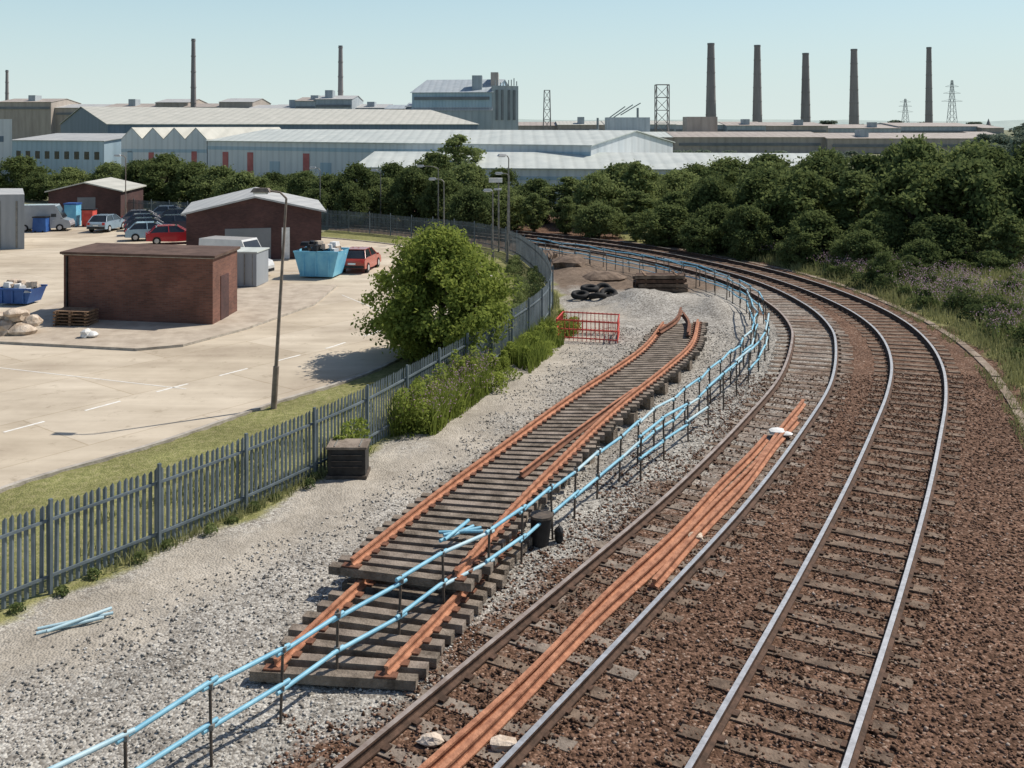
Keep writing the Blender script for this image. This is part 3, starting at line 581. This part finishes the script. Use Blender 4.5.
mb=MB(); a,b_,c_,d=(-19.5,43.5),(-12.6,42.1),(-12.42,45.2),(-19.3,46.6)
mb.prism([a,b_,c_,d],.05,2.86,'brick'); 
def grow(poly,g):
    cx=sum(p[0] for p in poly)/4; cy=sum(p[1] for p in poly)/4; return [(p[0]+math.copysign(g,p[0]-cx),p[1]+math.copysign(g,p[1]-cy)) for p in poly]
mb.prism(grow([a,b_,c_,d],.06),2.862,2.96,'kerb','felt'); mb.prism(grow([a,b_,c_,d],-.12),2.9,3.0,'felt')
onwall(mb,b_,c_,.3,.62,.1,2.0,'brickdark'); onwall(mb,a,b_,.02,.03,.1,2.8,'black',.08)
mb.obj('brick_store_building')
mb=MB(); p0,p1=(-20.2,62.0),(-12.2,64.0); gable(mb,p0,p1,9,2.95,3.9,'brickdark','roofgrey','front',.3)
onwall(mb,p0,p1,.28,.62,.02,2.0,'factorydark'); onwall(mb,p0,p1,.7,.76,.02,2.0,'white'); mb.obj('brick_depot_building')
mb=MB(); p0,p1=(-41.5,89.5),(-35.3,90.2); gable(mb,p0,p1,8,2.5,3.25,'brickdark','rooflight','front',.25); onwall(mb,p0,p1,.4,.65,.02,2,'factorydark'); mb.obj('brick_garage_building')
mb=MB(); mb.prism([(-39,68),(-33.4,68.5),(-36.7,75),(-42,75)],0,3.75,'cladgrey','roofgrey'); 
for t in np.linspace(.1,.9,5): onwall(mb,(-39,68),(-33.4,68.5),t,t+.02,.1,3.3,'steel',.05)
mb.obj('grey_store_building')
mb=MB(); mb.prism([(-80,120),(-59.0,118),(-70.5,140),(-92,140)],0,9.2,'cladwhite','roofgrey'); onwall(mb,(-80,120),(-59.0,118),.1,.95,6.5,7.2,'cladblue'); mb.obj('white_works_building')
mb=MB(); p0,p1=(-80,160),(-62,152); gable(mb,p0,p1,18,6.0,7.0,'cladltblue','roofgrey')
for t in np.linspace(.05,.9,9): onwall(mb,p0,p1,t,t+.05,3.2,4.4,'glass')
mb.obj('blue_warehouse')
mb=MB()
for i in range(4):
    x0=-59+i*3.5; y0=151-i*.9; gable(mb,(x0,y0),(x0+3.5,y0-.9),26,6.3,8.0,'cladwhite','rooflight','front',.02)
    onwall(mb,(x0,y0),(x0+3.5,y0-.9),.0,1,4.4,4.9,'cladltblue'); onwall(mb,(x0,y0),(x0+3.5,y0-.9),.3,.55,0,4.6,'reddoor' if i in(1,3) else 'cladltblue')
onwall(mb,(-59,151),(-45,147.4),0,1,0.1,1.2,'brick',.05)
mb.obj('gabled_warehouse')
mb=MB(); p0,p1=(-44.8,147.3),(9,114); gable(mb,p0,p1,24,6.1,7.7,'cladwhite','roofpale')
onwall(mb,p0,p1,0,1,4.9,5.4,'cladltblue',.05)
for t in (.05,.13,.3): onwall(mb,p0,p1,t,t+.018,0,4.6,'reddoor',.07)
for t in np.linspace(.2,.8,5): onwall(mb,p0,p1,t,t+.03,0,3.4,'cladltblue',.07)
mb.obj('long_warehouse')
mb=MB(); p0,p1=(-76,188),(-8,235); gable(mb,p0,p1,45,8.6,12.2,'cladblue','rooflight'); mb.obj('large_warehouse')
mb=MB(); p0,p1=(-17.5,112),(33,104); gable(mb,p0,p1,16,3.7,5.2,'cladwhite','roofpale')
onwall(mb,p0,p1,0,1,2.5,2.9,'cladltblue',.05)
for t in np.linspace(.04,.92,14): onwall(mb,p0,p1,t,t+.022,0,2.2,'cladblue',.06)
mb.obj('low_warehouse')
# steelworks
mb=MB(); gable(mb,(-30,300),(-6,296),40,18.2,22.8,'cladltblue','factory','along',.5); gable(mb,(-30,299.5),(-6,295.5),3,13.0,15,'factory','roofgrey')
mb.prism([(-6,296),(1.9,300),(1.9,330),(-6,330)],0,20.2,'factory'); mb.prism([(-6.5,305),(-4.2,305),(-4.2,318),(-6.5,318)],20,24.6,'factorybrown')
for z in(9,12.5,16): onwall(mb,(-30,300),(-6,296),.03,.97,z,z+.9,'factorydark',.4)
for t in(.15,.35,.6,.8): onwall(mb,(-6,296),(1.9,300),t,t+.08,10,19,'factorydark',.3)
mb.prism([(-12,300),(-9,300),(-9,306),(-12,306)],18,23.4,'factory')
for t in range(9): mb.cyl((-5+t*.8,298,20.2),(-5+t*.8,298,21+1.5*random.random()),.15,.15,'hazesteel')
mb.obj('steelworks_building')
def mill(x,xe,yc,h0,h1,w0,w1,depth,seed,kw,kr):
    rr=random.Random(seed); mb=MB()
    while x<xe:
        w=min(rr.uniform(w0,w1),xe-x+.5); h=rr.uniform(h0,h1); y=yc+rr.uniform(-5,5)
        gable(mb,(x,y),(x+w,y),depth,h-1.5,h,rr.choice(kw),rr.choice(kr)); onwall(mb,(x,y),(x+w,y),.03,.97,h-4,h-3.2,'factorydark',.3)
        if rr.random()<.6: 
            q=rr.uniform(.1,.7)*w; mb.prism([(x+q,y+3),(x+q+2.5,y+3),(x+q+2.5,y+8),(x+q,y+8)],h-2,h+rr.uniform(.5,1.8),'factory')
        x+=w
    mb.obj('rolling_mill_building')
mill(-97,-31,330,15,18.5,5,14,25,5,['factorybrown','factory','cladgrey','factory'],['factorybrown','roofgrey','factory'])
mill(-185,-97,360,14.5,19,8,22,25,6,['factorybrown','factorybrown','factory'],['factorybrown','roofgrey'])
mill(-5,100,400,9.5,10.6,18,34,30,7,['factorybrown','factorybrown','factory'],['factorybrown','rooflight'])
mill(100,200,410,8.6,9.6,25,40,40,8,['factorybrown','factory'],['factorybrown'])
mill(12,150,300,5.5,6.6,25,50,30,12,['factorybrown','factory'],['factorybrown','roofpale','factorybrown'])
mb=MB(); rr=random.Random(9)
for i in range(16):
    x=rr.uniform(-120,-35); y=rr.uniform(270,320); h=rr.uniform(10,13)
    mb.box((x,y,h/2),(rr.uniform(3,12),8,h),rr.choice(['factory','factorybrown','cladltblue','cladgrey']))
mb.box((38,330,5.5),(14,8,11),'factory'); mb.box((62,330,5.6),(10,8,11.2),'factorybrown')
mb.obj('works_annexes')
def chimney(x,y,h,r,k='chimney'):
    mb=MB(); n=7
    for i in range(n):
        z0,z1=h*i/n,h*(i+1)/n; mb.cyl((x,y,z0),(x,y,z1),r*(1-.42*i/n),r*(1-.42*(i+1)/n),k,20,False)
        mb.cyl((x,y,z1-.35),(x,y,z1+.05),r*(1-.42*(i+1)/n)+.12,r*(1-.42*(i+1)/n)+.12,k,20)
    mb.cyl((x,y,h),(x,y,h+.5),r*.62,r*.62,'factorydark',20); mb.obj('factory_chimney')
chimney(95.5,480,47.3,2.8); chimney(120.2,490,47.2,2.6); chimney(146.8,500,44,2.7); chimney(171,500,46,2.7); chimney(216.8,520,48.5,2.1)
chimney(-111.5,350,38.2,1.15); chimney(-60,350,35.8,1.2); chimney(-202,400,30,.9)
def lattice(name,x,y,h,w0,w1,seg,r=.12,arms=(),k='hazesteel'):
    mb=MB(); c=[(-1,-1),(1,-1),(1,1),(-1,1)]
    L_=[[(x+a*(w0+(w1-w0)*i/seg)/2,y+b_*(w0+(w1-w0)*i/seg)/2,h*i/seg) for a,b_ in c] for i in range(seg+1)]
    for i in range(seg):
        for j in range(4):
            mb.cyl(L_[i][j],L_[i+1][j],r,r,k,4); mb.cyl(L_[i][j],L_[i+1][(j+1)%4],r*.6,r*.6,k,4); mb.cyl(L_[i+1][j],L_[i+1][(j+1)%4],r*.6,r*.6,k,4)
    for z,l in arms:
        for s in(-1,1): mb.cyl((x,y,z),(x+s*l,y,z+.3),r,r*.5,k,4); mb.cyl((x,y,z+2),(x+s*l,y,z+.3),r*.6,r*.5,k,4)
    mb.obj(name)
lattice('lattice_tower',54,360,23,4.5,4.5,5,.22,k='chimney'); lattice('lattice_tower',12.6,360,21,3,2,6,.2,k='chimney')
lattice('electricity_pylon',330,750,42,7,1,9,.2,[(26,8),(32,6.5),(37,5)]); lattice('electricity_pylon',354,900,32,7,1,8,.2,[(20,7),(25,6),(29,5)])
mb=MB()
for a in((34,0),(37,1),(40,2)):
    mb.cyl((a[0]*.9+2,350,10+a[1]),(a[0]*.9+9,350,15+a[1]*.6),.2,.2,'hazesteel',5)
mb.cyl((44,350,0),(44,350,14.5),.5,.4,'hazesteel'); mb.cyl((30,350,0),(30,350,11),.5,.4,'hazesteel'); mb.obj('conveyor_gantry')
mb=MB(); mb.prism([(332,700),(338,700),(338,706),(332,706)],0,5,'chimney'); mb.cyl((335,703,5),(335,703,13),3,.1,'chimney',8); mb.obj('church_spire')
mb=MB(); hx=np.linspace(-1300,1300,90); hz=10+10*fbm(hx*.004+5,hx*0,3)+4*fbm(hx*.02,hx*0,4)
M['hill']=rough_mat('hazed_far_hill',(0.34,0.42,0.4),(0.42,0.49,0.45),0.01,1,0)  # bluish grey-green has the haze of distance painted in
vs=[(x,1700,-1) for x in hx]+[(x,1800,z) for x,z in zip(hx,hz)]; n=len(hx); mb.add(vs,[(i,i+1,n+i+1,n+i) for i in range(n-1)],'hill'); mb.obj('distant_hills')

# ------------------------------------------------------------ vehicles
def car(x,y,rz,col,name='parked_car',L_=3.7,W=1.55,H_=1.32,van=False):
    key='car%.2f%.2f%.2f'%col
    M[key]=paint('car_paint_'+key[3:],col,.25,.6)
    mb=MB()
    if van:
        low=[(-.5,.25),(-.5,.95),(-.45,1.05),(.3,1.05),(.47,.85),(.5,.6),(.5,.25)]; cab=[(-.49,1.04),(-.485,1.0*H_),(.22,1.0*H_),(.36,1.04)]
    else:
        low=[(-.5,.3),(-.5,.72),(-.47,.84),(-.3,.88),(.22,.86),(.4,.76),(.48,.64),(.5,.5),(.5,.25),(.0,.2)]; cab=[(-.44,.86),(-.33,1.24),(-.25,1.3),(.02,1.3),(.08,1.26),(.25,.85)]
    hw=W/2
    def prof(pl,wb,wt,zlo,zhi,k,sidek=None):
        n=len(pl); vs=[]
        for s in(-1,1):
            for a,z in pl:
                w=wb+(wt-wb)*(z-zlo)/(zhi-zlo); vs.append((a*L_,s*w,z))
        mb.add(vs,[(i,(i+1)%n,n+(i+1)%n,n+i) for i in range(n)],k); mb.add(vs[:n],[tuple(range(n))],sidek or k); mb.add(vs[n:],[tuple(range(n))[::-1]],sidek or k)
    prof(low,hw,hw*.96,.2,.9,key)
    if van:
        prof(cab,hw*.96,hw*.86,1.0,H_,key); 
        mb.add([(.36*L_+.02,-hw*.85,1.08),(.36*L_+.02,hw*.85,1.08),(.235*L_+.02,hw*.78,H_-.1),(.235*L_+.02,-hw*.78,H_-.1)],[(0,1,2,3)],'glass')
        for s in(-1,1): mb.box((.2*L_,s*hw*.93,1.25),(.4,.03,.32),'glass')
        for s in(-1,1): mb.box((-.49*L_-.03,s*hw*.45,1.4),(.04,.5,.35),'glass')
    else:
        prof(cab,hw*.93,hw*.74,.85,1.3,'glass')
        mb.box((-.14*L_,0,1.31),(.33*L_,hw*1.46,.05),key)
        for s in(-1,1):
            for (a,z),(a2,z2) in(((-.44,.86),(-.33,1.28)),((.25,.86),(.07,1.29)),((-.09,.86),(-.1,1.3))):
                mb.cyl((a*L_,s*hw*.94,z),(a2*L_,s*hw*.75,z2),.035,.03,key,5)
    for a in(-.31,.31):
        for s in(-1,1):
            mb.cyl((a*L_,s*(hw-.17),.29),(a*L_,s*(hw+.015),.29),.29,.29,'rubber',16); mb.cyl((a*L_,s*(hw+.01),.29),(a*L_,s*(hw+.03),.29),.17,.16,'lamp',10)
    for s in(-1,1):
        mb.box((-.5*L_-.01,s*hw*.78,.72),(.05,.2,.2),'redlight'); mb.box((.485*L_,s*hw*.7,.6),(.08,.32,.14),'headlight'); mb.box((.2*L_,s*(hw+.07),.88),(.12,.12,.1),key)
    mb.box((-.5*L_-.02,0,.4),(.06,W*.9,.16),'black'); mb.box((.5*L_+.01,0,.36),(.06,W*.9,.16),'black'); mb.box((-.5*L_-.045,0,.58),(.02,.45,.1),'white')
    o=mb.obj(name,.02); o.location=(x,y,0.004); o.rotation_euler=(0,0,rz)
car(-8.9,58.8,1.45,(.42,.05,.03)); car(-24.3,71.8,.35,(.45,.02,.03)); car(-26.6,74.0,.3,(.3,.45,.55)); car(-28.0,77.5,.3,(.02,.03,.06)); car(-29.4,81,.3,(.03,.04,.08))
car(-28.2,85.5,.3,(.02,.02,.03)); car(-30.2,89,.3,(.15,.2,.26)); car(-26.6,80,.3,(.04,.05,.07)); car(-32.6,80.5,1.5,(.3,.4,.48)); car(-31,84.5,.3,(.1,.1,.12))
car(-15.6,56.5,-.35,(.75,.75,.73),'white_van',4.0,1.7,2.1,True); car(-37.6,80.5,.2,(.4,.43,.45),'grey_van',4.2,1.7,2.1,True)

# ------------------------------------------------------------ yard clutter
def skip(x,y,rz,k,L_=2.4,W=1.7,H_=1.25,junk='black',name='waste_skip'):
    mb=MB(); pr=[(-.5,1),( -.36,.0),(.36,.0),(.5,1)]
    vs=[]
    for s in(-1,1):
        for a,z in pr: vs.append((a*L_,s*W/2*(.9+.1*z),.08+z*H_))
    mb.add(vs,[(0,1,5,4),(1,2,6,5),(2,3,7,6),(0,1,2,3),(4,5,6,7)],k)
    mb.sweep([(-.5*L_,-W/2,.08+H_),(.5*L_,-W/2,.08+H_)],[(-.05,-.06),(-.05,.02),(.05,.02),(.05,-.06)],k); mb.sweep([(-.5*L_,W/2,.08+H_),(.5*L_,W/2,.08+H_)],[(-.05,-.06),(-.05,.02),(.05,.02),(.05,-.06)],k)
    for a in(-.28,0,.28): mb.box((a*L_,-W/2*.97,.08+H_*.5),(.08,.1,H_*.9),k)
    r_=random.Random(int(x*10))
    for i in range(30): 
        p=(r_.uniform(-.38,.38)*L_,r_.uniform(-.38,.38)*W,.08+H_*r_.uniform(.8,1.25)); mb.box(p,(r_.uniform(.2,.6),r_.uniform(.2,.5),r_.uniform(.15,.4)),r_.choice([junk,junk,'black','white','sack']),r_.random()*3,r_.uniform(.5,1))
    o=mb.obj(name); o.location=(x,y,0.02); o.rotation_euler=(0,0,rz)
skip(-10.7,56.2,-.15,'skipblue',2.6,1.9,1.4); skip(-23.4,47.6,-.1,'deepblue',1.9,1.3,.7,'sack')
mb=MB(); mb.box((-13.9,52.8,1.0),(1.5,1.8,1.75),'cladgrey',-.1); mb.box((-13.9,52.8,1.9),(1.6,1.9,.06),'roofpale',-.1)
for i in range(3): mb.box((-14.3+i*.42,51.87,1.0),(.03,.05,1.6),'steel',-.1)
mb.obj('storage_cabinet')
mb=MB()
for i in range(5):
    z=.0+i*.13
    for j in range(6): mb.box((-18.4+random.uniform(-.02,.02),42.2+j*.16-.4,z+.19),(1.5,.11,.025),'wood',-.15)
    for j in(-1,0,1): mb.box((-18.4+j*.65,42.2,z+.137),(.1,.95,.08),'wood',-.15)
mb.obj('pallet_stack')
def lumps(name,cs,k,seed=1):
    import bmesh
    r_=random.Random(seed); bm=bmesh.new()
    for(x,y,z,a,b_,c_) in cs:
        t=bmesh.ops.create_icosphere(bm,subdivisions=2,radius=1)
        ph=[r_.uniform(0,6) for _ in range(3)]
        for v in t['verts']:
            co=v.co.copy(); d=1+.16*math.sin(co.x*3+ph[0])+.14*math.sin(co.y*4+ph[1])+.12*math.sin(co.z*5+ph[2])+r_.uniform(-.05,.05)
            v.co=Vector((x+co.x*a*d,y+co.y*b_*d,z+co.z*c_*d))
    me=bpy.data.meshes.new(name); bm.to_mesh(me); bm.free(); me.materials.append(M[k]); o=bpy.data.objects.new(name,me); scene.collection.objects.link(o)
lumps('sack_pile',[(-20.5,40.3,.3,.6,.5,.35),(-19.7,40.2,.25,.5,.4,.3),(-20.2,40.6,.75,.5,.4,.28),(-19.5,40.7,.5,.45,.35,.25),(-21.2,40.5,.5,.6,.4,.5),(-20.0,40.2,.95,.35,.3,.2)],'sack')
lumps('white_sack',[(-16.9,39.6,.24,.24,.2,.17),(-16.6,39.6,.2,.18,.2,.14)],'white')
lumps('white_rock',[(7.2,27.2,.16,.27,.2,.07),(7.45,27.1,.13,.15,.12,.06)],'white')
lumps('stone',[(3.75,20.5,.06,.2,.13,.07)],'stone'); lumps('stone',[(-1.12,13.75,.05,.2,.12,.07)],'stone',3); lumps('stone',[(-.1,13.65,.05,.2,.12,.08)],'stone',5)
mb=MB(); mb.box((-36.9,84,.95),(1.0,1.0,1.8),'skipblue'); mb.box((-36.9,84,1.9),(1.1,1.1,.12),'deepblue'); mb.box((-35.5,84,.7),(.9,.9,1.35),'redplastic'); mb.box((-35.5,84,1.42),(1.0,1.0,.1),'black'); mb.box((-37.4,79.5,.6),(1.1,.9,1.1),'deepblue',0,.9); mb.box((-37.4,79.5,1.2),(1.1,.9,.1),'black')
for x in(-36.9,-35.5,-37.4): 
    for s in(-.3,.3): mb.cyl((x+s,83.4 if x>-37.2 else 79,.0),(x+s,83.5 if x>-37.2 else 79.1,.0+.12),.06,.06,'rubber')
mb.obj('wheeled_bins')
mb=MB(); cx,cy=-3.97,24.3; mb.box((cx,cy,.4),(.9,.62,.62),'black',.0); mb.box((cx,cy,.745),(.98,.7,.06),'sleeperconc'); mb.box((cx,cy,.05),(.98,.7,.08),'darkpost')
for i in range(3): mb.box((cx,cy-.33,.3+i*.14),(.75,.03,.02),'darkpost')
for s in(-.3,.3): mb.cyl((cx+s,cy-.3,.78),(cx+s,cy+.3,.78),.02,.02,'steel',6)
mb.obj('equipment_box',.01)
mb=MB(); mb.cyl((.55,20.3,0),(.6,20.3,.55),.19,.22,'black',16); mb.cyl((.6,20.3,.55),(.6,20.3,.6),.24,.24,'darkpost',16); mb.obj('black_bucket'); lumps('debris_bag',[(.95,20.4,.14,.12,.1,.16)],'black')
mb=MB()
for (a,c_) in(((1.75,39.6),(4.1,38.9)),((4.1,38.9),(4.35,40.6)),((1.75,39.6),(2.1,41.2)),((2.1,41.2),(4.35,40.6))):
    for z in(.12,.45,.8): mb.cyl((*a,z),(*c_,z),.03,.03,'redplastic',6)
    for t in np.linspace(0,1,15): mb.cyl((a[0]+(c_[0]-a[0])*t,a[1]+(c_[1]-a[1])*t,.0),(a[0]+(c_[0]-a[0])*t,a[1]+(c_[1]-a[1])*t,.85),.014,.014,'redplastic',5)
mb.obj('red_pedestrian_barrier')
mb=MB(); r_=random.Random(2)
for l in range(4):
    for j in range(5 if l<3 else 3): mb.box((7.6+r_.uniform(-.1,.1),51+j*.33,.1+l*.22),(2.5,.27,.17),'railside' if r_.random()<.7 else 'sleeper',r_.uniform(-.04,.04))
    for s in(-.8,.8): mb.box((7.6+s,51.6,.2+l*.22),(.1,1.6,.04),'wood')
mb.obj('sleeper_stack')
mb=MB()
def tyre(x,y,z,tl):
    n=14; R_=.34;rr_=.13; vs=[];fs=[]
    for i in range(n):
        A=2*math.pi*i/n
        for j in range(8):
            B=2*math.pi*j/8; q=R_+rr_*math.cos(B); v=Vector((q*math.cos(A),q*math.sin(A),rr_*math.sin(B))); v=Vector((v.x,v.y*math.cos(tl)-v.z*math.sin(tl),v.y*math.sin(tl)+v.z*math.cos(tl))); vs.append((x+v.x,y+v.y,z+v.z))
    for i in range(n):
        for j in range(8): fs.append((i*8+j,((i+1)%n)*8+j,((i+1)%n)*8+(j+1)%8,i*8+(j+1)%8))
    mb.add(vs,fs,'rubber',True)
for(x,y,z,t) in[(3.3,48.3,.3,.2),(4.1,48,.28,-.3),(4.7,48.6,.3,.4),(3.8,49,.5,.1),(4.5,49.2,.35,.8)]: tyre(x,y,z,t)
mb.obj('tyre_pile')
lumps('spoil_heap',[(3.3,59,.2,1.3,1.2,.55),(5.1,55,.1,1.1,.8,.35),(1.9,63,.15,.9,1.0,.45)],'sleeper')

# ------------------------------------------------------------ camera, light, world
cam=bpy.data.cameras.new('camera'); co=bpy.data.objects.new('camera',cam); scene.collection.objects.link(co); scene.camera=co
cam.sensor_width=36; cam.lens=36*1000/1024; cam.shift_y=-(384-125)/1024; cam.clip_end=6000; cam.clip_start=.1
co.location=(0,0,EYE); co.rotation_euler=(math.radians(90),0,0)
el=math.radians(50); az=math.radians(62)
ts=Vector((math.sin(az)*math.cos(el),math.cos(az)*math.cos(el),math.sin(el)))
sl=bpy.data.lights.new('sun','SUN'); sl.energy=4.8; sl.angle=math.radians(.5); sl.color=(1,.93,.83)
so=bpy.data.objects.new('sun',sl); scene.collection.objects.link(so); so.rotation_euler=ts.to_track_quat('Z','Y').to_euler(); so.location=(20,20,40)
w=bpy.data.worlds.new('World'); scene.world=w; w.use_nodes=True; nt=w.node_tree; L=nt.links
bg=nt.nodes['Background']; sk=nt.nodes.new('ShaderNodeTexSky'); sk.sky_type='NISHITA'; sk.sun_disc=False; sk.sun_elevation=el; sk.sun_rotation=az; sk.dust_density=1.0; sk.air_density=1.0; sk.ozone_density=2.0
tc=nt.nodes.new('ShaderNodeTexCoord'); sx=nt.nodes.new('ShaderNodeSeparateXYZ'); L.new(tc.outputs['Generated'],sx.inputs[0])
mr=nt.nodes.new('ShaderNodeMapRange'); mr.inputs[1].default_value=0.0; mr.inputs[2].default_value=0.33; mr.inputs[3].default_value=1.0; mr.inputs[4].default_value=0.0; L.new(sx.outputs[2],mr.inputs[0])
mr2=nt.nodes.new('ShaderNodeMapRange'); mr2.inputs[1].default_value=0.0; mr2.inputs[2].default_value=0.13; mr2.inputs[3].default_value=0.0; mr2.inputs[4].default_value=1.0; L.new(sx.outputs[2],mr2.inputs[0])
hz_=nt.nodes.new('ShaderNodeMixRGB'); L.new(mr2.outputs[0],hz_.inputs[0]); hz_.inputs[1].default_value=(7.1,8.1,7.8,1); hz_.inputs[2].default_value=(6.0,8.3,8.9,1)
mx=nt.nodes.new('ShaderNodeMixRGB'); L.new(mr.outputs[0],mx.inputs[0]); L.new(sk.outputs[0],mx.inputs[1]); L.new(hz_.outputs[0],mx.inputs[2])
L.new(mx.outputs[0],bg.inputs['Color']); bg.inputs['Strength'].default_value=0.1
scene.view_settings.view_transform='Standard'; scene.view_settings.look='None'; scene.view_settings.exposure=0
